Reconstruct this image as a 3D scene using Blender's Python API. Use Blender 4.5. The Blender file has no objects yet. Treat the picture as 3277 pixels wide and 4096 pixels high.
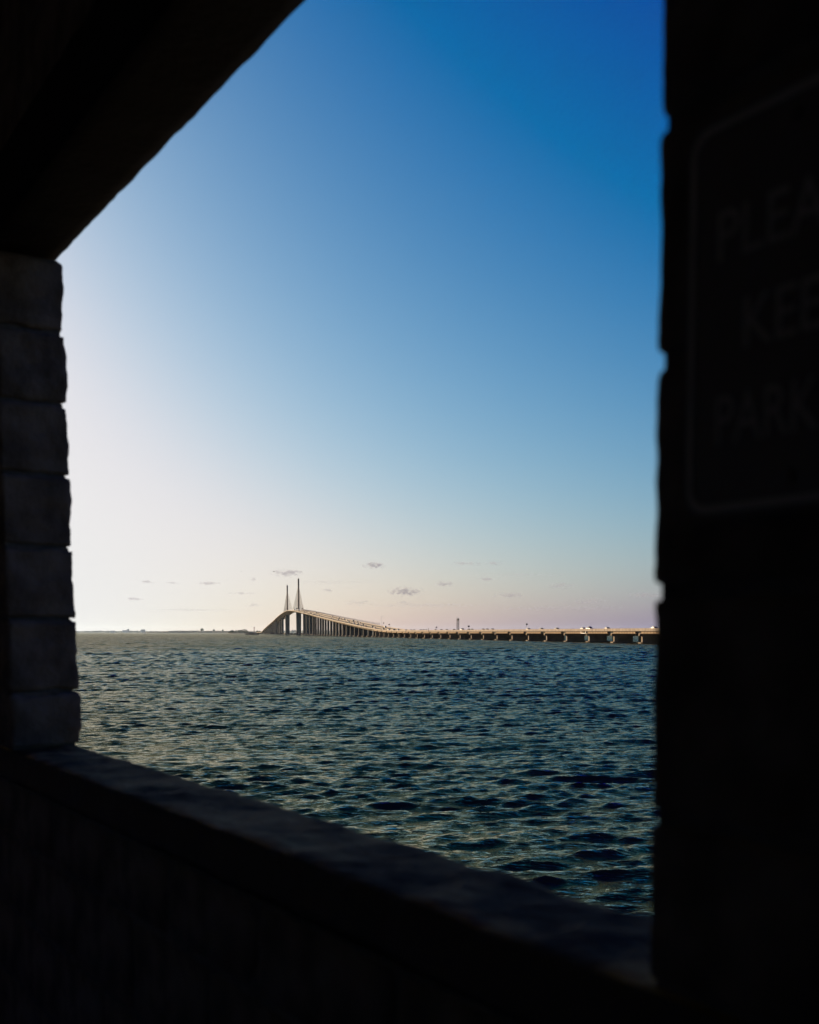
import bpy, bmesh, math, random
import numpy as np
from mathutils import Vector, Matrix, noise

random.seed(7)
rng = np.random.default_rng(11)
sc = bpy.context.scene
COL = sc.collection
R = math.radians
H = 4.85                      # eye height above the water

# ------------------------------------------------------------------ camera
cam = bpy.data.cameras.new('camera')
cam_ob = bpy.data.objects.new('camera', cam)
COL.objects.link(cam_ob)
sc.camera = cam_ob
cam.sensor_fit = 'VERTICAL'
cam.sensor_height = 36
cam.sensor_width = 36
cam.lens = 4400 / 4096 * 36
cam.clip_start = 0.05
cam.clip_end = 90000
cam_ob.location = (0, 0, H)
cam_ob.rotation_euler = (math.pi / 2 - math.atan(.06), 0, 0)
cam.shift_y = (2530 + 4400 * .06 - 2048) / 4096
cam.dof.use_dof = True
cam.dof.focus_distance = 1200
cam.dof.aperture_fstop = 4.6

# ------------------------------------------------------------------ sky, sun, exposure
SUN_AZ, SUN_EL = -38.0, 14.0
EXPOSURE = 1.5
sc.view_settings.view_transform = 'Standard'
sc.view_settings.look = 'None'
sc.view_settings.gamma = 1
sc.view_settings.exposure = EXPOSURE
sc.view_settings.use_curve_mapping = False

world = bpy.data.worlds.new('World')
sc.world = world
world.use_nodes = True
nt = world.node_tree
bg = nt.nodes['Background']
bg.inputs[1].default_value = 0.1


def math_node(tree, op, a, b=None, clamp=False):
    n = tree.nodes.new('ShaderNodeMath')
    n.operation = op
    n.use_clamp = clamp
    for i, v in enumerate((a, b)):
        if v is None:
            continue
        if isinstance(v, (int, float)):
            n.inputs[i].default_value = v
        else:
            tree.links.new(v, n.inputs[i])
    return n.outputs[0]


sky = nt.nodes.new('ShaderNodeTexSky')
sky.sky_type = 'NISHITA'
sky.sun_disc = False
sky.sun_elevation = R(SUN_EL)
sky.sun_rotation = R(SUN_AZ)
sky.air_density = 1
sky.dust_density = 1
sky.ozone_density = 3
sep = nt.nodes.new('ShaderNodeSeparateColor')
nt.links.new(sky.outputs[0], sep.inputs[0])
comb = nt.nodes.new('ShaderNodeCombineColor')
OUTK = 10.0 * 2 ** -EXPOSURE
# colour response of the photograph: each channel from two sky channels
raw = [math_node(nt, 'MULTIPLY', sep.outputs[i], .1) for i in range(3)]
for i, (g, pw, j, c, q, k) in enumerate(((.965, 1.214, 1, .485, 2.158, -.122), (1.145, 1.2, 2, .203, .6, -.190), (1.028, 1.9, 0, .170, 2.0, .224))):
    v = math_node(nt, 'MULTIPLY', math_node(nt, 'POWER', raw[i], pw), g)
    w_ = math_node(nt, 'MULTIPLY', math_node(nt, 'POWER', raw[j], q), c)
    v = math_node(nt, 'ADD', math_node(nt, 'ADD', v, w_), k)
    v = math_node(nt, 'MAXIMUM', v, .004)
    q = math_node(nt, 'POWER', math_node(nt, 'DIVIDE', v, .84), 4)      # film-like shoulder
    q = math_node(nt, 'POWER', math_node(nt, 'ADD', q, 1), .25)
    v = math_node(nt, 'DIVIDE', v, q)
    v = math_node(nt, 'MULTIPLY', v, OUTK)
    nt.links.new(v, comb.inputs[i])
nt.links.new(comb.outputs[0], bg.inputs[0])

sun = bpy.data.lights.new('sun', 'SUN')
sun.energy = 5.0
sun.angle = R(.5)
sun.color = (1, .74, .46)
sun_ob = bpy.data.objects.new('sun', sun)
COL.objects.link(sun_ob)
sd = Vector((math.sin(R(SUN_AZ)) * math.cos(R(SUN_EL)), math.cos(R(SUN_AZ)) * math.cos(R(SUN_EL)), math.sin(R(SUN_EL))))
sun_ob.rotation_euler = sd.to_track_quat('Z', 'Y').to_euler()
sun_ob.location = (0, 0, 60)

sc.render.engine = 'CYCLES'
cy = sc.cycles
cy.max_bounces = 8
cy.diffuse_bounces = 4
cy.volume_bounces = 0
cy.transparent_max_bounces = 8
cy.use_denoising = True
cy.denoising_prefilter = 'ACCURATE'

# ------------------------------------------------------------------ materials


def mat(name, c1, c2=None, scale=1.0, rough=.85, bump=0.0, bump_scale=None, metallic=0.0, detail=4, coord='Object',
        stretch=(1, 1, 1), c3=None, contrast=(.35, .65)):
    m = bpy.data.materials.new(name)
    m.use_nodes = True
    t = m.node_tree
    p = t.nodes['Principled BSDF']
    p.inputs['Roughness'].default_value = rough
    if rough > .8:
        p.inputs['Specular IOR Level'].default_value = .12
    p.inputs['Metallic'].default_value = metallic
    p.inputs['Base Color'].default_value = (*c1, 1)
    if c2 is None and not bump:
        return m
    tc = t.nodes.new('ShaderNodeTexCoord')
    mp = t.nodes.new('ShaderNodeMapping')
    mp.inputs['Scale'].default_value = stretch
    t.links.new(tc.outputs[coord], mp.inputs[0])
    if c2 is not None:
        nz = t.nodes.new('ShaderNodeTexNoise')
        nz.inputs['Scale'].default_value = scale
        nz.inputs['Detail'].default_value = detail
        t.links.new(mp.outputs[0], nz.inputs[0])
        cr = t.nodes.new('ShaderNodeValToRGB')
        e = cr.color_ramp.elements
        e[0].position, e[1].position = contrast
        e[0].color, e[1].color = (*c1, 1), (*c2, 1)
        if c3:
            x = e.new((contrast[0] + contrast[1]) / 2)
            x.color = (*c3, 1)
        t.links.new(nz.outputs[0], cr.inputs[0])
        t.links.new(cr.outputs[0], p.inputs['Base Color'])
    if bump:
        nb = t.nodes.new('ShaderNodeTexNoise')
        nb.inputs['Scale'].default_value = bump_scale or scale * 6
        nb.inputs['Detail'].default_value = 6
        t.links.new(mp.outputs[0], nb.inputs[0])
        bp = t.nodes.new('ShaderNodeBump')
        bp.inputs['Strength'].default_value = 1
        bp.inputs['Distance'].default_value = bump
        t.links.new(nb.outputs[0], bp.inputs['Height'])
        t.links.new(bp.outputs[0], p.inputs['Normal'])
    return m


M = {}
M['concrete'] = mat('weathered_concrete', (.13, .105, .08), (.22, .18, .135), scale=.35, rough=.9, detail=8)
M['concrete_pale'] = mat('pale_concrete', (.16, .137, .113), (.245, .213, .18), scale=.5, rough=.9, detail=8, stretch=(1, 1, .4))
M['girder'] = mat('girder_concrete', (.15, .105, .065), (.24, .175, .11), scale=.6, rough=.9, detail=6, stretch=(1, 1, .3))
M['grey_concrete'] = mat('grey_concrete', (.10, .095, .085), (.15, .14, .125), scale=.8, rough=.95)
M['stain'] = mat('stained_concrete', (.10, .085, .07), (.2, .17, .14), scale=1.5, rough=.95)
M['high_pier'] = mat('shade_darkened_pier', (.05, .047, .043), (.085, .078, .07), scale=.2, rough=.9, stretch=(1, 1, .25))  # aged pier concrete, darkened further in its colour to stand in for shade
M['asphalt'] = mat('asphalt', (.042, .04, .038), (.06, .058, .055), scale=.2, rough=.9)
M['cable'] = mat('cable_paint', (.17, .145, .11), rough=.9)
M['pylon'] = mat('pylon_concrete', (.09, .08, .07), (.14, .125, .105), scale=.1, rough=.85, stretch=(1, 1, .3))
M['steel'] = mat('galvanised_steel', (.42, .42, .42), (.5, .5, .5), scale=2, rough=.6)
M['dark_steel'] = mat('dark_steel', (.03, .035, .035), (.05, .055, .055), scale=2, rough=.6)
M['sign_back'] = mat('sign_back', (.02, .018, .018), (.03, .026, .026), scale=4, rough=.6)
M['white_paint'] = mat('white_paint', (.36, .36, .36), rough=.5)
M['silver_paint'] = mat('silver_paint', (.45, .46, .47), rough=.3, metallic=.4)
M['dark_paint'] = mat('dark_paint', (.03, .032, .036), rough=.3)
M['red_paint'] = mat('red_paint', (.16, .03, .025), rough=.3)
M['blue_paint'] = mat('blue_paint', (.04, .09, .2), rough=.3)
M['teal_paint'] = mat('teal_paint', (.05, .16, .17), rough=.3)
M['glass'] = mat('car_glass', (.012, .016, .018), rough=.08)
M['tyre'] = mat('tyre_rubber', (.02, .02, .02), rough=.9)
M['green'] = mat('foliage', (.035, .05, .03), (.07, .09, .045), scale=.25, rough=.95)
M['bark'] = mat('bark', (.07, .055, .04), rough=.95)
M['land'] = mat('land_scrub', (.05, .06, .04), (.10, .10, .07), scale=.02, rough=1)
M['building'] = mat('building_wall', (.38, .37, .35), (.46, .45, .43), scale=.2, rough=.9)
M['timber'] = mat('weathered_timber', (.07, .06, .05), (.13, .11, .085), scale=1.2, rough=.95)
M['rust'] = mat('red_primer', (.22, .06, .04), rough=.7)
M['bird'] = mat('dark_plumage', (.03, .028, .026), rough=.9)
M['block'] = mat('split_face_block', (.058, .048, .036), (.135, .113, .086), scale=9, rough=.95, bump=.006, bump_scale=55, detail=8)
M['dark_beam'] = mat('shade_black_beam', (.006, .0065, .007), (.009, .0098, .0105), scale=6, rough=.95, bump=.004, bump_scale=40)  # near-black colour stands in for the unlit lintel
M['mortar'] = mat('mortar', (.06, .055, .045), (.10, .09, .075), scale=20, rough=1, bump=.003, bump_scale=120)
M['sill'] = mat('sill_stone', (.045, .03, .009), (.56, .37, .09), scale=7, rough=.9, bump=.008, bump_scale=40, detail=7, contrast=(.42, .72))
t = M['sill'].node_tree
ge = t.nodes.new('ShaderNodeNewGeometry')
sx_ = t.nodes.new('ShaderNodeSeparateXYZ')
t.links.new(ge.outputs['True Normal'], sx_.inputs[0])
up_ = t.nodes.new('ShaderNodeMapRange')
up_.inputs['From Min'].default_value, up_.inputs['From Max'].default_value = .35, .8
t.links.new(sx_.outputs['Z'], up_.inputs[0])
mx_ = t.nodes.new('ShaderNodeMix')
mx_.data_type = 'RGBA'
mx_.inputs['A'].default_value = (.06, .05, .038, 1)  # upright faces painted darker so the sill front reads as shaded
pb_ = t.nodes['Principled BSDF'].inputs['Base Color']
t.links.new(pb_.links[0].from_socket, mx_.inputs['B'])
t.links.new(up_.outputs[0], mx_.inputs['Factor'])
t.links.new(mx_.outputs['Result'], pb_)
M['room'] = mat('pale_bounce_render', (.52, .505, .48), (.58, .56, .535), scale=3, rough=.95)  # room surfaces set pale so bounced light lifts the interior
M['sign_board'] = mat('brown_sign_board', (.06, .05, .04), (.07, .06, .048), scale=12, rough=.6)
M['sign_letter'] = mat('routed_lettering', (.27, .25, .2), (.3, .28, .23), scale=15, rough=.7)

nm = bpy.data.materials.new('fence_netting')
nm.use_nodes = True
t = nm.node_tree
t.nodes.remove(t.nodes['Principled BSDF'])
d_, tr_, mx = t.nodes.new('ShaderNodeBsdfDiffuse'), t.nodes.new('ShaderNodeBsdfTranslucent'), t.nodes.new('ShaderNodeMixShader')
d_.inputs['Color'].default_value = tr_.inputs['Color'].default_value = (.55, .54, .52, 1)
mx.inputs[0].default_value = .55
t.links.new(d_.outputs[0], mx.inputs[1])
t.links.new(tr_.outputs[0], mx.inputs[2])
t.links.new(mx.outputs[0], t.nodes['Material Output'].inputs[0])
M['netting'] = nm

# water ---------------------------------------------------------------
wm = bpy.data.materials.new('sea_water')
wm.use_nodes = True
t = wm.node_tree
t.nodes.remove(t.nodes['Principled BSDF'])
tc = t.nodes.new('ShaderNodeTexCoord')
lod = t.nodes.new('ShaderNodeAttribute')
lod.attribute_name = 'fine_chop'
prev = None
# scale, height: fine ripples everywhere, and the chop that the coarser far mesh cannot hold
for sx, s_, dist, far in ((.3, .30, 1.5, True), (.45, 1.2, .5, True), (.32, 4.2, .085, False), (.36, 12.0, .026, False)):
    mp = t.nodes.new('ShaderNodeMapping')
    mp.inputs['Scale'].default_value = (sx, 1, 1)
    mp.inputs['Rotation'].default_value = (0, 0, R(8))
    t.links.new(tc.outputs['Object'], mp.inputs[0])
    nz = t.nodes.new('ShaderNodeTexNoise')
    nz.inputs['Scale'].default_value = s_
    nz.inputs['Detail'].default_value = 3
    nz.inputs['Roughness'].default_value = .6
    t.links.new(mp.outputs[0], nz.inputs[0])
    bp = t.nodes.new('ShaderNodeBump')
    bp.inputs['Distance'].default_value = dist
    bp.inputs['Strength'].default_value = 1
    if far:
        t.links.new(lod.outputs['Fac'], bp.inputs['Strength'])
    t.links.new(nz.outputs[0], bp.inputs['Height'])
    if prev:
        t.links.new(prev, bp.inputs['Normal'])
    prev = bp.outputs[0]
dif = t.nodes.new('ShaderNodeBsdfDiffuse')
dif.inputs['Color'].default_value = (.016, .017, .009, 1)
fre = t.nodes.new('ShaderNodeFresnel')
fre.inputs['IOR'].default_value = 1.333
ramp = t.nodes.new('ShaderNodeValToRGB')              # reflections tinted warm at steep angles to take out sky blue
e = ramp.color_ramp.elements
e[0].position, e[0].color = .02, (1, .84, .12, 1)
e[1].position, e[1].color = .85, (.93, .91, .77, 1)
x = e.new(.5)
x.color = (1, .90, .69, 1)
x = e.new(.16)
x.color = (1, .86, .33, 1)
glo = t.nodes.new('ShaderNodeBsdfGlossy')
mix = t.nodes.new('ShaderNodeMixShader')
t.links.new(fre.outputs[0], ramp.inputs[0])
t.links.new(ramp.outputs[0], glo.inputs['Color'])
# slopes too fine for the mesh widen the reflection and weaken it
t.links.new(math_node(t, 'ADD', math_node(t, 'MULTIPLY', lod.outputs['Fac'], .06), .03), glo.inputs['Roughness'])
weak = math_node(t, 'SUBTRACT', .97, math_node(t, 'MULTIPLY', math_node(t, 'POWER', lod.outputs['Fac'], 4), .3))
t.links.new(math_node(t, 'MULTIPLY', fre.outputs[0], weak), mix.inputs[0])
for n_ in (dif, fre, glo):
    t.links.new(prev, n_.inputs['Normal'])
t.links.new(dif.outputs[0], mix.inputs[1])
t.links.new(glo.outputs[0], mix.inputs[2])
t.links.new(mix.outputs[0], t.nodes['Material Output'].inputs[0])
M['water'] = wm

# ------------------------------------------------------------------ builders


def tag(o, label=None, cat=None, group=None, kind=None):
    if label:
        o['label'] = label
    if cat:
        o['category'] = cat
    if group:
        o['group'] = group
    if kind:
        o['kind'] = kind
    return o


def empty(name, loc=(0, 0, 0), rz=0.0, label=None, cat=None, group=None):
    o = bpy.data.objects.new(name, None)
    o.empty_display_size = .3
    COL.objects.link(o)
    o.location = loc
    o.rotation_euler = (0, 0, rz)
    return tag(o, label, cat, group)


def put(name, me, parent=None, loc=(0, 0, 0), rot=(0, 0, 0)):
    o = bpy.data.objects.new(name, me)
    COL.objects.link(o)
    if parent:
        o.parent = parent
    o.location = loc
    o.rotation_euler = rot
    return o


class MB:
    def __init__(s):
        s.v, s.f = [], []

    def add(s, verts, faces):
        k = len(s.v)
        s.v += [tuple(v) for v in verts]
        s.f += [tuple(i + k for i in f) for f in faces]
        return s

    def box(s, x0, x1, y0, y1, z0, z1, M4=None):
        v = [(x, y, z) for z in (z0, z1) for y in (y0, y1) for x in (x0, x1)]
        if M4 is not None:
            v = [M4 @ Vector(q) for q in v]
        return s.add(v, [(0, 2, 3, 1), (4, 5, 7, 6), (0, 1, 5, 4), (2, 6, 7, 3), (0, 4, 6, 2), (1, 3, 7, 5)])

    def prism(s, poly, d0, d1, axis='y'):
        """polygon in two axes, extruded along the third"""
        n = len(poly)

        def pt(a, b, d):
            return {'y': (a, d, b), 'x': (d, a, b), 'z': (a, b, d)}[axis]
        v = [pt(a, b, d0) for a, b in poly] + [pt(a, b, d1) for a, b in poly]
        f = [tuple(range(n))[::-1], tuple(range(n, 2 * n))]
        f += [(i, (i + 1) % n, n + (i + 1) % n, n + i) for i in range(n)]
        return s.add(v, f)

    def tube(s, a, b, r0, r1=None, n=6, cap=True):
        a, b = Vector(a), Vector(b)
        r1 = r0 if r1 is None else r1
        d = (b - a).normalized()
        q = d.to_track_quat('Z', 'Y')
        v = []
        for c, r in ((a, r0), (b, r1)):
            v += [c + q @ Vector((r * math.cos(2 * math.pi * i / n), r * math.sin(2 * math.pi * i / n), 0)) for i in range(n)]
        f = [(i, (i + 1) % n, n + (i + 1) % n, n + i) for i in range(n)]
        if cap:
            f += [tuple(range(n))[::-1], tuple(range(n, 2 * n))]
        return s.add(v, f)

    def mesh(s, name, m=None, smooth=False):
        me = bpy.data.meshes.new(name)
        me.from_pydata(s.v, [], s.f)
        if m is not None:
            me.materials.append(M[m] if isinstance(m, str) else m)
        bm = bmesh.new()
        bm.from_mesh(me)
        bmesh.ops.recalc_face_normals(bm, faces=bm.faces)
        bm.to_mesh(me)
        bm.free()
        if smooth:
            me.polygons.foreach_set('use_smooth', [True] * len(me.polygons))
        me.update()
        return me

    def build(s, name, m, parent=None, loc=(0, 0, 0), rot=(0, 0, 0), smooth=False):
        return put(name, s.mesh(name, m, smooth), parent, loc, rot)


def copy_tree(o, parent=None):
    c = o.copy()
    COL.objects.link(c)
    if parent:
        c.parent = parent
    for ch in list(o.children):
        copy_tree(ch, c)
    return c


# ------------------------------------------------------------------ water
def build_water():
    th = np.concatenate([np.arange(-180, -22, 6.), np.arange(-22, 19.001, .085), np.arange(24, 180, 6.)])
    rr = [6., 8., 10., 12.]
    r = 13.5
    while r < 24500:
        rr.append(r)
        r += .12 if r < 55 else .12 + (r - 55) * .0016 if r < 150 else (.26 + (r - 150) * .0022) if r < 420 else max(.85, r * .00135) if r < 900 else 1.2 + (r - 900) * .0055 if r < 4000 else r * .03
    rr = np.array(rr)
    cell = np.gradient(rr)
    cell = np.maximum(cell, rr * R(.085))
    T, RR = np.meshgrid(R(1) * th, rr)
    X0, Y0 = RR * np.sin(T), RR * np.cos(T)
    C = np.repeat(cell[:, None], len(th), 1)
    X, Y, Z = X0.copy(), Y0.copy(), np.zeros_like(X0)
    g = np.random.default_rng(5)
    lam = np.exp(np.linspace(math.log(.24), math.log(17), 104))

    def slope(L):
        return .052 if L < .8 else .052 * (.8 / L) ** .8 * (1 if L < 2.2 else .8)

    # where the mesh is too coarse for the short chop, the longer waves carry its share of the slope
    hold = sum((slope(L) * np.clip((L / C - 1.7) / 1.6, 0, 1)) ** 2 for L in lam)
    want = sum(slope(L) ** 2 for L in lam if L < 6.5)
    boost = np.clip(np.sqrt(want / np.maximum(hold, 1e-6)), 1, 2.6)
    lost = np.sqrt(np.clip(1 - hold * boost ** 2 / want, 0, 1))
    gust = np.ones_like(X0)                                   # wind streaks: stronger and slacker stretches
    for L in (11, 17, 26, 41, 63, 95):
        for q_ in range(2):
            d = R(g.uniform(0, 360))
            gust += .04 * np.sin(2 * math.pi / L * (math.sin(d) * X0 * .6 + math.cos(d) * Y0) + g.uniform(0, 6.283))
    gust = np.clip(gust, .45, 1.6)
    for L in lam:
        L *= g.uniform(.93, 1.07)
        a = g.normal(0, 26 if L < 1.5 else 17)                  # travel direction round the wind
        d = R(172 + a)
        kx, ky = math.sin(d), math.cos(d)
        s = slope(L)
        amp = s * L / (2 * math.pi)
        k = 2 * math.pi / L
        ph = k * (kx * X0 + ky * Y0) + g.uniform(0, 6.283)
        fade = np.clip((L / C - 1.7) / 1.6, 0, 1)
        A = amp * fade * boost * (gust if L < 2.5 else 1)
        Z += A * np.sin(ph)
        cph = np.cos(ph) * A * .85
        X += kx * cph
        Y += ky * cph
    nr, nc = X.shape
    co = np.stack([X, Y, Z], -1).reshape(-1, 3).astype(np.float32)
    i = np.arange(nr - 1)[:, None] * nc + np.arange(nc - 1)[None, :]
    q = np.stack([i, i + 1, i + nc + 1, i + nc], -1).reshape(-1, 4)
    j = np.arange(nr - 1) * nc
    q2 = np.stack([j + nc - 1, j, j + nc, j + 2 * nc - 1], -1)
    q = np.ascontiguousarray(np.concatenate([q, q2]))
    me = bpy.data.meshes.new('water')
    me.vertices.add(len(co))
    me.vertices.foreach_set('co', co.ravel())
    me.loops.add(q.size)
    me.loops.foreach_set('vertex_index', q.ravel().astype(np.int32))
    me.polygons.add(len(q))
    me.polygons.foreach_set('loop_start', np.arange(0, q.size, 4, dtype=np.int32))
    me.polygons.foreach_set('use_smooth', np.ones(len(q), bool))
    me.update(calc_edges=True)
    at_ = me.attributes.new('fine_chop', 'FLOAT', 'POINT')
    at_.data.foreach_set('value', lost.ravel().astype(np.float32))
    me.materials.append(M['water'])
    o = put('water', me)
    tag(o, kind='structure')
    # floor of the bay under the water, so that the sheet near the pier has no hole
    b = MB().box(-9, 9, -9, 9, -.6, -.5)
    tag(b.build('sea_bed', 'land'), kind='structure')


build_water()

# ------------------------------------------------------------------ bridge axis
KY = [0, 300, 600, 744, 834, 923, 1012, 1102, 1161, 1500, 2000, 2606, 2972, 3400, 4100, 4500]
KX = [206.1, 139.62, 73.14, 41.23, 23.5, 6.3, -9.9, -25.5, -36.1, -91.48, -173.15, -272.14, -339.74, -418.79, -548.08, -621.96]
Yg = np.arange(0, 4500, 5.)
base = 206.1 - .2216 * Yg
kern = np.exp(-.5 * (np.arange(-40, 41) * 5 / 60.) ** 2)
kern /= kern.sum()
Xg = np.convolve(np.pad(np.interp(Yg, KY, KX) - base, 40, mode='edge'), kern, 'valid') + base
Sg = np.gradient(Xg, Yg)
ZK = [(0, 6.65), (930, 6.7), (985, 6.8), (1029, 7.0), (1098, 7.7), (1154, 9.0), (1245, 11.6), (1360, 15.2), (1442, 17.9), (1565, 21.8),
      (1761, 28.5), (2014, 37.4), (2373, 49.6), (2500, 53.6), (2601, 56.7), (2700, 59.4), (2789, 60.6), (2880, 60.1), (3011, 56.6), (3150, 51.4), (3457, 38.3),
      (3982, 15.6), (4060, 9.4), (4120, 7.0), (4500, 6.7)]
zr = np.interp(Yg, [a for a, _ in ZK], [b for _, b in ZK]) - .8
k2 = np.exp(-.5 * (np.arange(-20, 21) * 5 / 22.) ** 2)
k2 /= k2.sum()
Zg = np.convolve(np.pad(zr, 20, mode='edge'), k2, 'valid')


def road(Y, u, z=0.0):
    """a point on the bridge: Y along it, u metres right of the near pier ends, z above the roadway"""
    s = np.interp(Y, Yg, Sg)
    l = math.hypot(1, s)
    return Vector((np.interp(Y, Yg, Xg) + u / l, Y - u * s / l, np.interp(Y, Yg, Zg) + z))


def heading(Y):
    return math.atan(np.interp(Y, Yg, Sg))       # >0 turns to the right of +Y


B0 = road(600, 4.2)
B0.z = 0
bridge = empty('bridge', B0, 0, 'long concrete cable-stayed bridge with two pylons and a low approach on piers', 'bridge')


def sweep(name, m, prof, Y0, Y1, step, parent=bridge, org=B0):
    ys = np.linspace(Y0, Y1, max(2, int(round((Y1 - Y0) / step)) + 1))
    n = len(prof)
    b = MB()
    v = [road(y, u, z) - org for y in ys for u, z in prof]
    f = [(i * n + j, i * n + (j + 1) % n, (i + 1) * n + (j + 1) % n, (i + 1) * n + j) for i in range(len(ys) - 1) for j in range(n)]
    f += [tuple(range(n)), tuple(range((len(ys) - 1) * n, len(ys) * n))[::-1]]
    b.add(v, f)
    return b.build(name, m, parent)


def rect(u0, u1, z0, z1):
    return [(u0, z0), (u1, z0), (u1, z1), (u0, z1)]


def frame_at(Y, org=B0):
    """matrix with x across the bridge (u), y along it, z from the water"""
    s = heading(Y)
    o = road(Y, 0) - org
    o.z = 0
    return Matrix.Translation(o) @ Matrix.Rotation(-s, 4, 'Z')


BENTS = [29.78 * n for n in range(8, 40)]
TR0, TR1 = BENTS[0] - 15, 1178
AP0, MA0, MA1, AP1 = 1178, 2085, 3300, 4085
END = 4490

# --- low trestle: two carriageways side by side
for near, u0, u1 in ((1, -2.4, 10.7), (0, 11.3, 24.0)):
    o = sweep('deck', 'concrete_pale', rect(u0, u1, -.42, -.03), TR0, TR1, 15)
    o = sweep('road_surface', 'asphalt', rect(u0 + .45, u1 - .45, -.026, 0), TR0, TR1, 15)
    o = sweep('girder_core', 'grey_concrete', rect(u0 + 1.3, u1 - 1.3, -1.5, -.424), TR0, TR1, 15)
bar = [(-.22, -.02), (.22, -.02), (.14, .25), (.09, .8), (-.22, .8)]
edges = TR0
ys = [TR0] + BENTS[1:] + [TR1]
for k in range(len(ys) - 1):
    a, c = ys[k] + .04, ys[k + 1] - .04
    sweep('parapet', 'concrete_pale', [(-2.18 + u, z) for u, z in bar], a, c, 15)
sweep('median_barrier', 'concrete_pale', [(10.45 + u, z) for u, z in bar], TR0, TR1, 15)
sweep('median_barrier', 'concrete_pale', [(11.55 - u, z) for u, z in bar], TR0, TR1, 15)
sweep('parapet', 'concrete_pale', [(23.78 - u, z) for u, z in bar], TR0, TR1, 15)

# girder face panels between the bents, one object each
pan = {}
for w in range(3):
    b = MB()
    g = random.Random(w)
    L, hz = 1.42, .38
    outl = [(-hz, .05), (-hz + .16, -.02), (hz - .1, -.03 - .02 * w), (hz, .05)]
    n = len(outl)
    v = []
    for y in (-L, -L + .12, L - .12, L):
        inset = .06 if abs(y) == L else 0
        v += [(x + inset, y, z) for z, x in outl] + [(.22, y, hz), (.22, y, -hz)]
    nn = n + 2
    f = [(i * nn + j, i * nn + (j + 1) % nn, (i + 1) * nn + (j + 1) % nn, (i + 1) * nn + j) for i in range(3) for j in range(nn)]
    f += [tuple(range(nn)), tuple(range(3 * nn, 4 * nn))[::-1]]
    b.add(v, f)
    pan[w] = b.mesh('girder_panel', 'girder')
for k, Yb in enumerate(BENTS[:-1]):
    Y1 = BENTS[k + 1]
    if 4 <= k < 24:
        lead = random.choice((2.2, 3.0, 3.8, 2.6))
        n = int((Y1 - Yb - lead - 1.6) / 2.97)
        for i in range(n):
            y = Yb + lead + 1.48 + i * 2.97
            pt = road(y, -2.05 + random.uniform(-.025, .025), -1.06) - B0
            put('girder_panel', pan[random.randrange(3)], bridge, pt, (0, 0, -heading(y)))
        sweep('girder_sill', 'girder', rect(-2.0, -1.7, -1.56, -1.46), Yb + lead - .6, Y1 - 1, 15)
    else:
        sweep('girder_face', 'girder', rect(-2.05, -1.7, -1.48, -.68), Yb + 2.6, Y1 - 2, 15)


def bent(Yb, top):
    m4 = frame_at(Yb)
    out = []
    for off in (0, 12.4):
        b = MB()
        capb = [(-1.35, top), (-1.35, top - .95), (-.9, top - 1.15), (0, top - 1.15), (0, -1), (9.1, -1), (9.1, top - 1.15), (10, top - 1.15), (10.45, top - .95), (10.45, top)]
        b.prism(capb, -.65, .65, 'y')
        b.v = [m4 @ (Vector(q) + Vector((off, 0, 0))) for q in b.v]
        out.append(b.build('pier', 'concrete', bridge))
        for a, c in ((-1.1, 2.6), (6.3, 10.2)):
            b = MB().box(a + off, c + off, -1.5, 1.5, -1, .62, m4)
            b.build('footing', 'concrete', bridge)


for Yb in BENTS:
    bent(Yb, float(np.interp(Yb, Yg, Zg)) - 1.5)

# --- high approaches: two box girders on columns
RP = [1199, 1241, 1286, 1332, 1377, 1424, 1473, 1518, 1565, 1612, 1658, 1708, 1759, 1808, 1858, 1910, 1960, 2011, 2064]
LP = [3345, 3394, 3438, 3481, 3533, 3599, 3650, 3700, 3750, 3800, 3850, 3900, 3950, 4000, 4045]
for A, Bq, piers in ((AP0, MA0, RP), (MA1, AP1, LP)):
    for c, e0, e1 in ((4.2, -2.4, 10.7), (17.6, 11.3, 24.0)):
        sweep('deck', 'concrete_pale', [(e0, -.5), (e0 + 1.6, -.62), (e1 - 1.6, -.62), (e1, -.5), (e1, -.03), (e0, -.03)], A, Bq, 12)
        sweep('road_surface', 'asphalt', rect(e0 + .45, e1 - .45, -.026, 0), A, Bq, 12)
        sweep('box_girder', 'girder', [(e0 + .95, -.6), (e1 - .95, -.6), (c + 3.4, -2.5), (c - 3.4, -2.5)], A, Bq, 12)
    sweep('parapet', 'concrete_pale', [(-2.18 + u, z) for u, z in bar], A, Bq, 12)
    sweep('median_barrier', 'concrete_pale', [(10.45 + u, z) for u, z in bar], A, Bq, 12)
    sweep('median_barrier', 'concrete_pale', [(11.55 - u, z) for u, z in bar], A, Bq, 12)
    sweep('parapet', 'concrete_pale', [(23.78 - u, z) for u, z in bar], A, Bq, 12)
    for Yp in piers:
        m4 = frame_at(Yp)
        top = float(np.interp(Yp, Yg, Zg)) - 2.5
        for c in (4.2, 17.6):
            b = MB()
            w, d = 1.7, 1.1
            b.prism([(c - w, -d), (c - w + .5, -d - .4), (c + w - .5, -d - .4), (c + w, -d), (c + w, d), (c + w - .5, d + .4), (c - w + .5, d + .4), (c - w, d)], -1, top, 'z')
            b.v = [m4 @ Vector(q) for q in b.v]
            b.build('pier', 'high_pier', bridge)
            MB().box(c - 3, c + 3, -2.4, 2.4, -1, 1.1, m4).build('footing', 'concrete', bridge)
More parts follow.
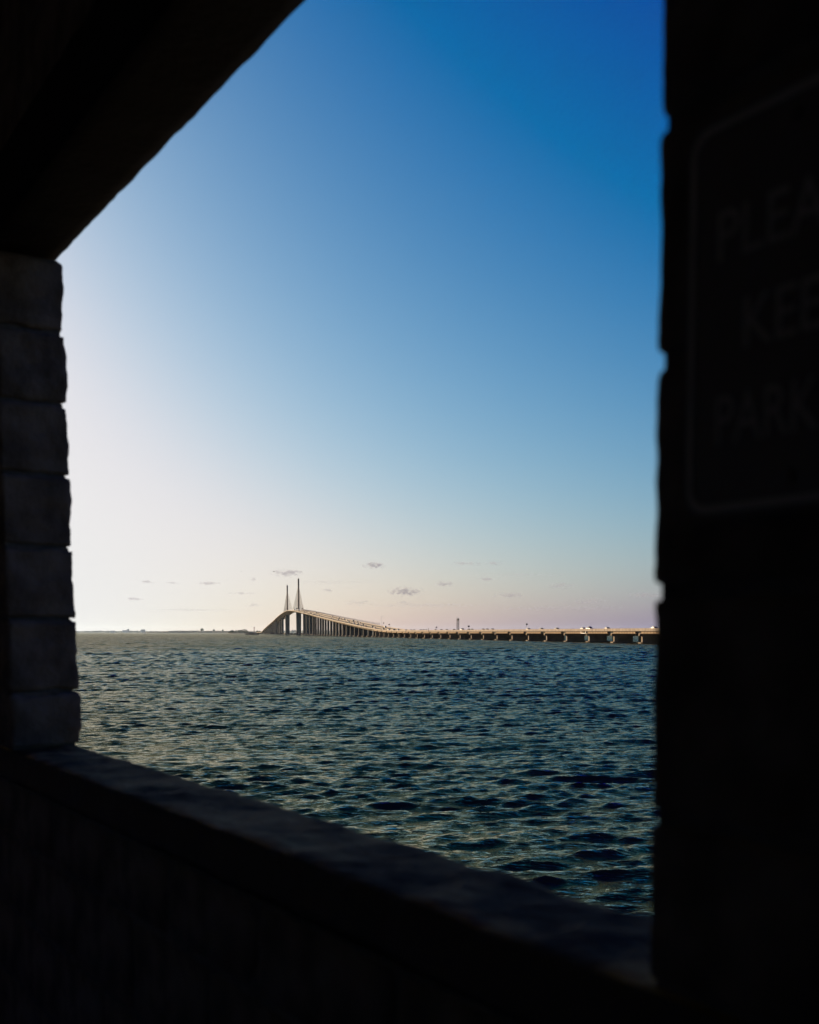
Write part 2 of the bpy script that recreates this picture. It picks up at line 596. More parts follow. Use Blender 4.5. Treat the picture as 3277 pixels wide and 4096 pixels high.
# --- far low causeway
for e0, e1 in ((-2.4, 10.7), (11.3, 24.0)):
    sweep('deck', 'concrete_pale', rect(e0, e1, -1.2, -.03), AP1, END, 20)
    sweep('road_surface', 'asphalt', rect(e0 + .45, e1 - .45, -.026, 0), AP1, END, 20)
sweep('parapet', 'concrete_pale', [(-2.18 + u, z) for u, z in bar], AP1, END, 20)
for Yp in range(4110, 4480, 30):
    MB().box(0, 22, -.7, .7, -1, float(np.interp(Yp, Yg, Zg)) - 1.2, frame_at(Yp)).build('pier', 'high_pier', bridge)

# --- cable-stayed main unit
CU = 10.7
sweep('deck', 'concrete_pale', [(-3.4, -.55), (-3.4, -.03), (24.8, -.03), (24.8, -.55), (19.5, -1.0), (1.9, -1.0)], MA0, MA1, 12)
sweep('road_surface', 'asphalt', rect(-2.9, CU - 1.2, -.026, 0), MA0, MA1, 12)
sweep('road_surface', 'asphalt', rect(CU + 1.2, 24.3, -.026, 0), MA0, MA1, 12)
sweep('box_girder', 'girder', [(2.2, -1.0), (19.2, -1.0), (15.4, -4.3), (6.0, -4.3)], MA0, MA1, 12)
sweep('parapet', 'concrete_pale', [(-3.18 + u, z) for u, z in bar], MA0, MA1, 12)
sweep('parapet', 'concrete_pale', [(24.58 - u, z) for u, z in bar], MA0, MA1, 12)
sweep('median_barrier', 'concrete_pale', [(CU - 1 + u, z) for u, z in bar], MA0, MA1, 12)
sweep('median_barrier', 'concrete_pale', [(CU + 1 - u, z) for u, z in bar], MA0, MA1, 12)
for Yp in (2130, 2220, 2314, 2411, 3163, 3238):
    m4 = frame_at(Yp)
    b = MB().prism([(7.4, -2), (8.2, -2.7), (13.2, -2.7), (14, -2), (14, 2), (13.2, 2.7), (8.2, 2.7), (7.4, 2)], -1,
                   float(np.interp(Yp, Yg, Zg)) - 4.3, 'z')
    b.v = [m4 @ Vector(q) for q in b.v]
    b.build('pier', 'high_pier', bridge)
    MB().box(4, 17.4, -5, 5, -1, 1.6, m4).build('footing', 'concrete', bridge)
for Yp in (2606, 2972):
    m4 = frame_at(Yp)
    top = float(np.interp(Yp, Yg, Zg)) - 4.3
    b = MB()
    for s in (-1, 1):
        b.prism([(CU - 5.5, 0 + s * 2.4 - 1.2), (CU + 5.5, s * 2.4 - 1.2), (CU + 5.5, s * 2.4 + 1.2), (CU - 5.5, s * 2.4 + 1.2)], 2.5, top, 'z')
    b.v = [m4 @ Vector((CU + (q[0] - CU) * (1.08 if q[2] > 10 else .98), q[1], q[2])) for q in b.v]
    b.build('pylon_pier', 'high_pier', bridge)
    MB().box(CU - 9, CU + 9, -9, 9, -1, 2.6, m4).build('footing', 'concrete', bridge)
    py = MB()
    z0 = top + 3.6
    for wa, wb, za, zb in ((2.0, 1.7, z0, 131),):
        ring = lambda w, d, z: [(CU - w, -d * .93, z), (CU - w * .88, -d, z), (CU + w * .88, -d, z), (CU + w, -d * .93, z), (CU + w, d * .93, z), (CU + w * .88, d, z), (CU - w * .88, d, z), (CU - w, d * .93, z)]
        v = ring(wa, 3.4, za) + ring(wb, 2.7, zb)
        py.add(v, [(i, (i + 1) % 8, 8 + (i + 1) % 8, 8 + i) for i in range(8)] + [tuple(range(8))[::-1], tuple(range(8, 16))])
    py.v = [m4 @ Vector(q) for q in py.v]
    pyl = py.build('pylon', 'pylon', bridge)
    cp = MB()
    for a in range(8):
        x, y = CU + 1.75 * math.cos(a * .785), 2.6 * math.sin(a * .785)
        cp.tube(m4 @ Vector((x, y, 131)), m4 @ Vector((x, y, 132.6)), .09)
    cp.box(CU - 1.8, CU + 1.8, -2.7, 2.7, 132.5, 132.7, m4)
    cp.tube(m4 @ Vector((CU, 0, 131)), m4 @ Vector((CU, 0, 134)), .25)
    cp.build('top_railing', 'steel', pyl)
    for s in (-1, 1):
        for i in range(21):
            dy = 16 + i * 8.5
            a = road(Yp + s * dy, CU, .4) - B0
            b2 = m4 @ Vector((CU, s * 2.2, 72 + i * 2.25))
            MB().tube(a, b2, .13, n=6, cap=False).build('stay_cable', 'cable', bridge)

# --- details hung on the trestle side
m4 = frame_at(537)
zd = float(np.interp(537, Yg, Zg))
b = MB()
b.box(-2.62, -2.5, -3.2, -2.9, zd - 1.5, zd - .45, m4).box(-2.62, -2.5, 2.9, 3.2, zd - 1.5, zd - .45, m4).box(-2.62, -2.5, -2.9, 2.9, zd - 1.5, zd - 1.25, m4)
b.build('light_bracket', 'white_paint', bridge)
for Yp, hh, m in ((964, 1.3, 'concrete_pale'), (1105, 1.6, 'dark_steel'), (1262, 1.2, 'dark_steel'), (1985, 2.2, 'dark_steel'), (2151, 2.6, 'dark_steel')):
    z = float(np.interp(Yp, Yg, Zg))
    MB().box(-2.75, -2.46, -.35, .35, z - 1.6, z - 1.5 + hh * 1.5, frame_at(Yp)).build('drain_pipe', m, bridge)

# ------------------------------------------------------------------ safety fence on the far edge of the ramp
F0 = road(1900, 23.9)
fence = empty('safety_fence', F0, 0, 'tall pale mesh fence along the far edge of the climbing bridge ramp', 'fence')
n = 88
fy = np.linspace(1300, 2651, n + 1)
fb = None
for i in range(n + 1):
    u = 23.7 if fy[i] < MA0 else 24.5
    p0 = road(fy[i], u, .8) - F0
    MB().box(-.1, .1, -.1, .1, 0, 2.5 if i % 17 else 3.6).build('post', 'steel', fence, p0)
    if i < n:
        u1 = 23.7 if fy[i + 1] < MA0 else 24.5
        p1 = road(fy[i + 1], u1, .8) - F0
        b = MB()
        d = p1 - p0
        for k in range(1, 26):
            q = p0 + d * (k / 26)
            b.box(-.01, .01, -.17, .17, 0, 2.35, Matrix.Translation(q - p0))
        for zz in (.05, 2.35):
            b.tube(Vector((0, 0, zz)), d + Vector((0, 0, zz)), .05, n=4)
        b.build('mesh_panel', 'netting', fence, p0)

# ------------------------------------------------------------------ dolphins and beacons by the channel


ORD = ('first', 'second', 'third', 'fourth', 'fifth', 'sixth', 'seventh', 'eighth', 'ninth', 'tenth', 'eleventh', 'twelfth')


def dolphin(Y, u, r, h, label, group='round concrete dolphins guarding the bridge piers'):
    p0 = road(Y, u)
    p0.z = 0
    e = empty('dolphin', p0, 0, label, 'dolphin', group)
    b = MB()
    b.tube((0, 0, -1), (0, 0, h), r, n=20)
    b.build('body', 'stain', e)
    b = MB()
    b.tube((0, 0, h + .004), (0, 0, h + .45), r + .25, n=20)
    b.build('cap', 'concrete', e)
    for i in range(14):
        a = i * 2 * math.pi / 14
        MB().box(r, r + .3, -.22, .22, .2, h - .2).build('fender', 'timber', e, (0, 0, 0), (0, 0, a))


for i, u in enumerate((-19, -10, -1, 8, 17, 26)):
    dolphin(2545 - i * 6, u, 4.1, 3.2, f'low round concrete dolphin before the nearer pylon, {ORD[i]} from the left in its row')
for i, u in enumerate((-4, 7, 18)):
    dolphin(3010 + i * 12, u - 12, 5, 3, f'low round concrete dolphin beside the farther pylon, {ORD[i]} from the left in its row')
for i, u in enumerate((-3, 6, 15)):
    dolphin(3260, u - 10, 4.5, 2.6, f'small round concrete dolphin far left of the pylons, {ORD[i]} from the left in its row')


def lattice(name, loc, w, h, label, cat, cabin=True, m='dark_steel', nseg=9, base_h=0.0):
    e = empty(name, loc, R(12), label, cat)
    c = [(-w / 2, -w / 2), (w / 2, -w / 2), (w / 2, w / 2), (-w / 2, w / 2)]
    for x, y in c:
        MB().tube((x, y, 0), (x, y, h), w * .05, n=6).build('leg', m, e)
    for k in range(nseg):
        z0, z1 = h * k / nseg, h * (k + 1) / nseg
        b = MB()
        for i in range(4):
            (x0, y0), (x1, y1) = c[i], c[(i + 1) % 4]
            b.tube((x0, y0, z0), (x1, y1, z1), w * .033, n=4)
            b.tube((x1, y1, z0), (x0, y0, z1), w * .033, n=4)
            b.tube((x0, y0, z1), (x1, y1, z1), w * .033, n=4)
        b.build('brace', m, e)
    b = MB().box(-w * .58, w * .58, -w * .58, w * .58, h, h + .18)
    b.build('platform', m, e)
    if cabin:
        MB().box(-w * .25, w * .25, -w * .25, w * .25, h - .9 * w, h - .15).build('equipment_box', m, e)
        MB().tube((0, 0, h + .18), (0, 0, h + w * .7), w * .14, w * .1, n=8).build('lamp', 'steel', e)
        for i in range(4):
            (x0, y0), (x1, y1) = c[i], c[(i + 1) % 4]
            MB().tube((x0 * 1.1, y0 * 1.1, h + .9), (x1 * 1.1, y1 * 1.1, h + .9), .04, n=4).build('handrail', m, e)
    return e


lattice('range_tower', (61.5, 1400, -.3), 2.5, 22.6, 'slim steel lattice tower rising behind the low bridge deck', 'tower')
pb = Vector(((1018 - 1638) / 4400 * 2350, 2350, 0))
lattice('beacon_tower', (pb.x, pb.y, 3.6), 1.9, 12.6, 'small lattice beacon on a low platform left of the bridge', 'beacon', m='rust', nseg=6)
e = empty('fender_platform', pb, R(-6), 'long low timber platform in the water carrying the lattice beacon', 'platform')
MB().box(-10, 12, -4, 4, 2.4, 3.4).build('deck', 'concrete', e)
MB().box(-18, -10.1, -3, 3, 1.9, 2.9).build('deck', 'concrete', e)
for x in np.arange(-17, 12, 2.1):
    MB().box(x - .8, x + .8, -4.3, -4.02, -.5, 3.0).build('plank', 'timber', e)
for x in np.arange(-16, 12, 4.):
    MB().tube((x, 0, -1), (x, 0, 2.4), .6, n=8).build('pile', 'timber', e)

# ------------------------------------------------------------------ vehicles
def car_proto(kind, paint, label=None):
    e = empty(kind, (0, 0, -500))
    L, W = {'car': (4.6, 1.8), 'suv': (4.8, 1.95), 'pickup': (5.6, 1.95), 'van': (5.4, 2.0)}[kind]
    h = L / 2
    if kind == 'car':
        body = [(-h, .35), (-h, .85), (-h + .15, .98), (-h + 1.0, 1.02), (h - 1.35, .98), (h - .2, .82), (h, .62), (h, .3)]
        cab = [(-h + .55, 1.0), (-h + 1.25, 1.42), (-.1, 1.47), (.35, 1.42), (1.15, .97)]
    elif kind == 'suv':
        body = [(-h, .4), (-h, 1.0), (-h + .1, 1.12), (-h + .6, 1.15), (h - 1.3, 1.12), (h - .15, 1.0), (h, .75), (h, .35)]
        cab = [(-h + .08, 1.13), (-h + .4, 1.72), (.2, 1.78), (.55, 1.72), (1.3, 1.1)]
    elif kind == 'pickup':
        body = [(-h, .5), (-h, 1.15), (-.55, 1.15), (-.5, 1.1), (h - 1.5, 1.12), (h - .12, 1.05), (h, .8), (h, .45)]
        cab = [(-.95, 1.13), (-.8, 1.84), (.35, 1.88), (.65, 1.82), (1.35, 1.1)]
    else:
        body = [(-h, .4), (-h, 2.05), (-h + .2, 2.15), (h - 1.9, 2.15), (h - 1.5, 2.05), (h - .85, 1.25), (h - .1, 1.05), (h, .4)]
        cab = None

    def ext(poly, w0, w1, zt):
        b = MB()
        zs = [q[1] for q in poly]
        z0, z1 = min(zs), max(zs)
        n = len(poly)
        f = lambda z: w0 + (w1 - w0) * (z - z0) / (z1 - z0)
        v = [(s * f(z) / 2, y, z) for s in (-1, 1) for y, z in poly]
        b.add(v, [tuple(range(n)), tuple(range(n, 2 * n))[::-1]] + [(i, (i + 1) % n, n + (i + 1) % n, n + i) for i in range(n)])
        return b
    ext(body, W, W * .93, 0).build('body', paint, e)
    if cab:
        ext(cab, W * .92, W * .74, 0).build('cabin', 'glass', e)
        zt = max(z for _, z in cab)
        ys = [y for y, z in cab if z > zt - .07]
        MB().box(-W * .36, W * .36, min(ys), max(ys), zt - .03, zt + .03).build('roof', paint, e)
    else:
        MB().box(-W * .47, W * .47, h - 1.75, h - 1.2, 1.35, 1.9).build('windscreen', 'glass', e)
        MB().box(-W / 2 - .012, W / 2 + .012, -h + .6, h - 2.2, 1.35, 1.85).build('side_window', 'glass', e)
    for sx in (-1, 1):
        for y in (-h + .85, h - .9):
            MB().tube((sx * (W / 2 - .2), y, .33), (sx * (W / 2 + .02), y, .33), .33, n=10).build('wheel', 'tyre', e)
        MB().box(sx * W * .36 - .14, sx * W * .36 + .14, h - .06, h + .015, .62, .78).build('headlight', 'white_paint', e)
        MB().box(sx * W * .37 - .12, sx * W * .37 + .12, -h - .015, -h + .05, .75, .92).build('tail_light', 'red_paint', e)
    return e


PROTO = {}
used = set()


def vehicle(kind, paint, Y, u, label, cat, group=None, back=False):
    key = (kind, paint)
    if key not in PROTO:
        PROTO[key] = car_proto(kind, paint)
    o = PROTO[key] if key not in used else copy_tree(PROTO[key])
    used.add(key)
    o.location = road(Y, u, .004)
    o.rotation_euler = (0, 0, -heading(Y) + (math.pi if not back else 0))
    s = np.interp(Y + 8, Yg, Zg) - np.interp(Y - 8, Yg, Zg)
    o.rotation_euler[0] = math.atan(s / 16) * (-1 if not back else 1)
    tag(o, label, cat, group)
    return o


TRG = 'vehicles showing above the parapet of the low bridge'
TR = [  # Y along the bridge, kind, paint, label
    (469, 'car', 'white_paint', 'white vehicle half hidden by the dark wall at the right'),
    (519, 'car', 'dark_paint', 'dark car roof above the parapet, next left of the vehicle at the dark wall'),
    (541, 'pickup', 'white_paint', 'white pickup with a dark cab, tallest vehicle on the low bridge'),
    (549, 'car', 'white_paint', 'white car directly ahead of the white pickup, above the white bracket'),
    (586, 'car', 'dark_paint', 'dark car roof, alone on the parapet left of the white bracket'),
    (610, 'car', 'dark_paint', 'dark car roof on the parapet, first right of the large diamond sign'),
    (632, 'car', 'white_paint', 'white car right beneath the large diamond sign'),
    (702, 'car', 'dark_paint', 'dark tall car, rightmost of three close together right of the lattice tower'),
    (714, 'car', 'dark_paint', 'dark car in the middle of three close together right of the lattice tower'),
    (723, 'car', 'dark_paint', 'low dark car, leftmost of three close together right of the lattice tower'),
    (751, 'car', 'teal_paint', 'teal car just right of the square road sign'),
    (759, 'car', 'dark_paint', 'dark car directly behind the square road sign'),
    (777, 'pickup', 'white_paint', 'white vehicle with a dark cab just right of the lattice tower'),
    (801, 'car', 'dark_paint', 'dark car just left of the lattice tower'),
    (824, 'car', 'white_paint', 'white car, second left of the lattice tower'),
    (842, 'car', 'dark_paint', 'dark car between the white car and the small diamond sign'),
    (863, 'car', 'white_paint', 'white fronted car just left of the diamond sign beside the dark post'),
    (898, 'car', 'silver_paint', 'silver car just left of the dark post on the low bridge'),
    (908, 'car', 'dark_paint', 'low dark car between two taller ones left of the dark post'),
    (920, 'car', 'dark_paint', 'dark car, third left of the dark post on the low bridge'),
    (949, 'car', 'dark_paint', 'small dark car right of the stepped joint where the ramp begins'),
    (963, 'car', 'dark_paint', 'dark car with a bright bonnet near the foot of the ramp'),
    (987, 'car', 'dark_paint', 'dark car at the very foot of the ramp'),
]
for Y, k, pt, lab in TR:
    vehicle(k, pt, Y, 2.3, lab, 'pickup' if k == 'pickup' else 'car', TRG)
NG, FG = 'cars on the near roadway of the ramp', 'cars on the far roadway of the ramp'
NEAR = [(1010, 6, 'car', 'dark_paint'), (1055, 2.4, 'suv', 'dark_paint'), (1051, 6, 'suv', 'silver_paint'), (1085, 2.4, 'suv', 'white_paint'), (1074, 6, 'car', 'dark_paint'),
        (1124, 3, 'suv', 'dark_paint'), (1184, 2.4, 'suv', 'white_paint'), (1229, 6, 'suv', 'dark_paint'), (1261, 2.4, 'suv', 'red_paint'), (1315, 6, 'suv', 'dark_paint'),
        (1311, 2.4, 'car', 'silver_paint'), (1363, 6, 'suv', 'dark_paint'), (1348, 2.4, 'car', 'dark_paint'), (1412, 6, 'suv', 'silver_paint'), (1416, 2.4, 'car', 'dark_paint'),
        (1471, 6, 'suv', 'teal_paint'), (1478, 2.4, 'car', 'dark_paint'), (1612, 6, 'suv', 'red_paint'), (1659, 2.4, 'suv', 'teal_paint'), (1728, 6, 'car', 'dark_paint')]
for y in (1866, 1951, 1974, 1997, 2022, 2047, 2077, 2116, 2153, 2210, 2290, 2350):
    NEAR.append((y, random.choice((2.4, 6)), random.choice(('suv', 'car')), 'dark_paint'))
FARL = [(1487, 19.5, 'car', 'dark_paint'), (1428, 15.5, 'suv', 'white_paint'), (1220, 19, 'van', 'white_paint'), (2431, 15.5, 'suv', 'dark_paint'), (2434, 19.5, 'car', 'dark_paint'),
        (2310, 15.5, 'suv', 'dark_paint'), (2190, 19.5, 'van', 'dark_paint'), (2105, 15.5, 'car', 'dark_paint'), (1850, 19.5, 'suv', 'white_paint'), (1747, 15.5, 'car', 'dark_paint'),
        (1737, 19.5, 'suv', 'dark_paint'), (1668, 15.5, 'suv', 'blue_paint'), (1656, 19.5, 'suv', 'dark_paint'), (1584, 15.5, 'suv', 'white_paint'), (1535, 19, 'van', 'dark_paint')]
COLN = {'dark_paint': 'dark', 'silver_paint': 'silver', 'white_paint': 'white', 'red_paint': 'dull red', 'teal_paint': 'teal', 'blue_paint': 'blue'}
seen = {}
for lst, where, grp in ((NEAR, 'near', NG), (FARL, 'far', FG)):
    for Y, u, k, pt in sorted(lst, reverse=True):
        part = 'at the foot of the ramp' if Y < 1100 else 'low on the ramp' if Y < 1330 else 'midway up the ramp' if Y < 1780 else 'high on the ramp'
        nm = {'car': 'low car', 'suv': 'tall car', 'van': 'van'}[k]
        lab = f'{COLN[pt]} {nm} on the {where} roadway {part}'
        o = vehicle(k, pt, Y, u, lab, 'van' if k == 'van' else 'car', grp, back=(where == 'far'))
        seen.setdefault(lab, []).append(o)
for lab, os_ in seen.items():
    if len(os_) > 1:
        for i, o in enumerate(os_):
            o['label'] = f'{lab}, {ORD[i]} from top'


def truck(Y, u, label, cabm):
    e = empty('box_truck', road(Y, u, .004), -heading(Y) + math.pi, label, 'truck')
    MB().box(-1.3, 1.3, -4.2, 2.6, 1.1, 4.4).build('cargo_box', 'white_paint', e)
    MB().prism([(2.7, .7), (5.0, .7), (5.0, 1.7), (4.6, 2.9), (2.7, 3.0)], -1.2, 1.2, 'x').build('cab', cabm, e)
    MB().box(-1.1, 1.1, 4.7, 4.98, 1.75, 2.6).build('windscreen', 'glass', e)
    MB().box(-1.0, 1.0, -4.2, 5.0, .6, 1.05).build('chassis', 'dark_steel', e)
    for sx in (-1, 1):
        for y in (-3, -1.9, 3.8):
            MB().tube((sx * .95, y, .5), (sx * 1.25, y, .5), .5, n=10).build('wheel', 'tyre', e)


truck(2680, 5.5, 'white box truck on the crest between the two pylons', 'white_paint')
truck(2530, 6.0, 'white box truck with a blue cab just right of the nearer pylon', 'blue_paint')

# ------------------------------------------------------------------ signs, posts and the lamp on the bridge


def sign(name, Y, u, kind, size, zc, label, cat='road sign', base=.78):
    p0 = road(Y, u, base)
    e = empty(name, p0, -heading(Y), label, cat)
    MB().tube((0, 0, 0), (0, 0, zc - base), .06, n=6).build('post', 'steel', e)
    b = MB()
    if kind == 'diamond':
        s = size / 2
        b.prism([(0, -s), (s, 0), (0, s), (-s, 0)], -.1, -.06, 'y')
    else:
        s = size / 2
        b.prism([(-s, -s * .75), (s, -s * .75), (s, s * .75), (-s, s * .75)], -.1, -.06, 'y')
    b.v = [(x, y, z + zc - base) for x, y, z in b.v]
    b.build('sign_panel', 'sign_back', e)
    return e


sign('diamond_sign', 698, 23.7, 'diamond', 1.5, 4.2, 'largest dark diamond sign, standing over the white car on the low bridge')
sign('diamond_sign', 958, 23.7, 'diamond', 1.6, 3.4, 'dark diamond sign beside the dark post on the low bridge')
sign('diamond_sign', 1222, 23.7, 'diamond', 1.9, 3.6, 'dark diamond sign by the parked traffic at the foot of the ramp')
sign('square_sign', 743, -2.2, 'square', 1.35, 3.1, 'dark rectangular sign on the near parapet right of the lattice tower')
sign('square_sign', 1266, 23.7, 'square', 1.3, 4.3, 'small dark rectangular sign beside the tall lamp post')
for Y, u, hh, lab in ((866, -2.62, 2.7, 'thick dark post fixed to the near parapet left of the diamond sign'), (823, 11, 2.2, 'short dark post just right of the lattice tower')):
    e = empty('marker_post', road(Y, u, -.3), -heading(Y), lab, 'post')
    MB().box(-.16, .16, -.16, .16, 0, hh).build('shaft', 'dark_steel', e)
    MB().box(-.2, .2, -.2, .2, hh, hh + .12).build('cap', 'dark_steel', e)
e = empty('lamp_post', road(1195, 11, .3), -heading(1195), 'tall slender lamp post standing in the median at the foot of the ramp', 'lamp post')
MB().tube((0, 0, 0), (0, 0, 12.3), .16, .09, n=8).build('pole', 'steel', e)
MB().tube((0, 0, 12.2), (1.7, 0, 12.6), .06, n=6).build('arm', 'steel', e)
MB().box(1.5, 2.3, -.18, .18, 12.5, 12.72).build('lamp_head', 'steel', e)
for Y, hh, lab in ((2151, 12, 'thin dark mast on the near parapet high on the ramp'), (3700, 12, 'thin dark mast on the far descending part of the bridge')):
    e = empty('mast', road(Y, -2.4, 0), -heading(Y), lab, 'mast')
    MB().tube((0, 0, 0), (0, 0, hh), .16, .1, n=6).build('pole', 'dark_steel', e)
    MB().box(-.4, .4, -.4, .4, -.2, .3).build('foot', 'dark_steel', e)
for Y, u, lab in ((2555, 1.8, 'dark overhead sign frame left of the nearer pylon'), (2480, 9.4, 'dark overhead sign frame right of the nearer pylon')):
    e = empty('sign_gantry', road(Y, u, 0), -heading(Y), lab, 'gantry')
    MB().tube((0, 0, 0), (0, 0, 7.2), .2, n=6).build('post', 'dark_steel', e)
    MB().tube((0, 0, 7), (3.0, 0, 7), .15, n=6).build('arm', 'dark_steel', e)
    MB().box(.2, 2.9, -.15, .15, 4.6, 6.8).build('sign_panel', 'sign_back', e)

# ------------------------------------------------------------------ far shores


def at(x, Y, y=None):
    z = 0 if y is None else H + (2530 - y) / 4400 * Y
    return Vector(((x - 1638) / 4400 * Y, Y, z))


def ridge(name, xs, Y, depth, hs, m='land', seed=0, rough=.25, n=160):
    g = np.random.default_rng(seed)
    X = np.linspace((xs[0] - 1638) / 4400 * Y, (xs[1] - 1638) / 4400 * Y, n)
    hx = np.interp(np.linspace(0, 1, n), np.linspace(0, 1, len(hs)), hs)
    rows = 7
    b = MB()
    v = []
    for j in range(rows):
        fz = math.sin(math.pi * j / (rows - 1))
        for i in range(n):
            tip = min(1, i / 4, (n - 1 - i) / 4)
            z = -1 if j in (0, rows - 1) else hx[i] * (.45 + .55 * fz) * (1 + g.normal(0, rough)) * tip
            v.append((X[i], Y + depth * (j / (rows - 1) - .1) + g.normal(0, depth * .02), max(z, -1)))
    b.add(v, [(j * n + i, j * n + i + 1, (j + 1) * n + i + 1, (j + 1) * n + i) for j in range(rows - 1) for i in range(n - 1)])
    o = b.build(name, m)
    tag(o, kind='structure')
    return o


ridge('far_shore', (120, 640), 23000, 900, [22, 26, 30, 26, 33, 28, 33, 30, 24], 'land', 1, .2, 260)
ridge('far_shore', (1090, 1620), 19000, 900, [20, 34, 38, 30, 36, 44, 28, 20], 'land', 2, .25, 190)
ridge('low_shore', (575, 1040), 12500, 700, [12, 18, 24, 24, 22, 22, 20, 18, 18], 'land', 3, .1, 200)
ridge('spit', (902, 1062), 5600, 200, [2.5, 5, 4, 4, 5, 5, 4], 'land', 4, .2, 70)


def tree(Y, x, h, w, label, group, seed, trunk=.25):
    g = random.Random(seed)
    e = empty('tree', at(x, Y) + Vector((0, 0, 1)), g.uniform(0, 6), label, 'tree', group)
    MB().tube((0, 0, -1.5), (.1 * w, 0, h * .5), .35, .2, n=6).build('trunk', 'bark', e)
    b = MB()
    for i in range(70):
        a, rr = g.uniform(0, 6.283), math.sqrt(g.random())
        zz = g.random()
        rad = w / 2 * math.sqrt(max(0, 1 - (2 * zz - .8) ** 2 * .75))
        c = Vector((rad * rr * math.cos(a), rad * rr * math.sin(a), h * (trunk + (1 - trunk) * zz)))
        s = g.uniform(.08, .16) * w
        for k in range(3):
            ax = Vector((g.gauss(0, 1), g.gauss(0, 1), g.gauss(0, 1))).normalized()
            q = ax.to_track_quat('Z', 'Y')
            b.add([c + q @ Vector((s * math.cos(j * 1.2566), s * .8 * math.sin(j * 1.2566), g.uniform(-.3, .3) * s)) for j in range(5)], [(0, 1, 2, 3, 4)])
    me = bpy.data.meshes.new('crown')
    me.from_pydata(b.v, [], b.f)
    me.materials.append(M['green'])
    put('crown', me, e)


SPIT = [(918, 8, 10), (930, 12, 20), (941, 8, 11), (946, 15, 7), (955, 14, 11), (963, 14, 12), (971, 16, 10), (978, 17, 12), (985, 16, 11), (992, 11, 9), (1002, 6, 8), (1030, 11, 12), (1038, 10, 10), (1047, 8, 8)]
rank = {}
for i, (x, h, w) in enumerate(SPIT):
    lab = ('low dark spreading tree on the left end of the spit' if x < 945 else
           'tall dark tree in the clump left of the beacon' if x < 1000 else 'small tree on the spit near the bridge foot')
    rank[lab] = rank.get(lab, -1) + 1
    tree(5660, x, h * 1.2, w * 1.2, f'{lab}, {ORD[rank[lab]]} from the left', 'trees on the spit', 50 + i, .12)
for i, (x, h, w, lab) in enumerate(((810, 12, 15, 'lone rounded hazy tree on the low shore, tallest there'), (857, 8, 11, 'rounded hazy tree on the low shore, middle of three'),
                                    (893, 7, 10, 'small rounded hazy tree on the low shore near the spit'))):
    tree(12600, x, h * 2.4 + 20, w * 2.5, lab, None, 80 + i, .5)


def block(x, Y, w, h, d, label, steps=()):
    p0 = at(x, Y) + Vector((0, 0, 2))
    e = empty('apartment_building', p0, R(8), label, 'building')
    wall = MB().box(-w / 2, w / 2, -d / 2, d / 2, -2, h)
    wall.build('wall', 'building', e)
    for a, c, hh in steps:
        MB().box(a, c, -d / 2 - .5, d / 2 - .5, -2, hh).build('wing', 'building', e)
    MB().box(-w / 2 - .4, w / 2 + .4, -d / 2 - .4, d / 2 + .4, h + .004, h + .6).build('roof', 'grey_concrete', e)
    nx, nz = max(2, int(w / 14)), max(2, int(h / 13))
    for i in range(nx):
        for k in range(1, nz):
            MB().box(-w / 2 + (i + .25) * w / nx, -w / 2 + (i + .75) * w / nx, -d / 2 - .15, -d / 2 + .1, k * h / nz + 2, k * h / nz + 7).build('window', 'glass', e)


block(515, 23000, 43, 72, 40, 'hazy tower block with a stepped lower wing on the far left shore', ((-115, -22.5, 52),))
block(574, 23000, 82, 66, 45, 'hazy squat apartment block on the far shore right of the stepped one', ((-50, -41.5, 50), (41.5, 47, 46)))
block(452, 22900, 104, 40, 40, 'long low hazy building on the far left shore')
e = empty('low_arch_bridge', at(715, 13400), 0, 'thin pale arched road bridge far away behind the low shore', 'bridge')
b = MB()
n = 24
prof = [(-240 + 480 * i / n, 8 + 19.0 * math.sin(math.pi * i / n) ** 1.2) for i in range(n + 1)]
b.prism(prof + [(x, z - 3) for x, z in reversed(prof)], -5, 5, 'y')
b.build('deck', 'concrete_pale', e)
for i in range(2, n - 1, 3):
    MB().box(prof[i][0] - 2, prof[i][0] + 2, -4, 4, -1, prof[i][1] - 3.1).build('pier', 'concrete', e)
e = empty('motorboat', at(583, 4400), R(80), 'tiny white boat off the tip of the low shore', 'boat')
MB().prism([(-5, .2), (5.5, .2), (7, 1.4), (-5, 1.3)], -1.5, 1.5, 'x').build('hull', 'white_paint', e)
MB().prism([(-2, 1.4), (2, 1.4), (1.2, 2.6), (-1.6, 2.6)], -1.0, 1.0, 'x').build('cabin', 'white_paint', e)

# ------------------------------------------------------------------ birds
for x, y, Y, lab in ((1098, 2288, 260, 'dark seabird gliding left of the nearer pylon top'), (969, 2287, 420, 'tiny dark bird high over the spit'),
                     (1008, 2507, 700, 'tiny dark bird beside the lattice beacon')):
    e = empty('bird', at(x, Y, y), R(random.uniform(30, 150)), lab, 'bird')
    b = MB()
    b.tube((0, -.24, 0), (0, .05, .01), .03, .06, n=7).tube((0, .05, .01), (0, .22, .02), .06, .02, n=7)
    b.build('body', 'bird', e)
    for s in (-1, 1):
        w_ = MB().add([(0, -.07, .02), (s * .28, -.03, .12), (s * .62, -.14, .05), (s * .3, .08, .12), (0, .09, .03), (s * .28, .02, .10)],
                      [(0, 1, 3, 4), (1, 2, 3), (0, 4, 5), (0, 5, 1)])
        w_.build('wing', 'bird', e)

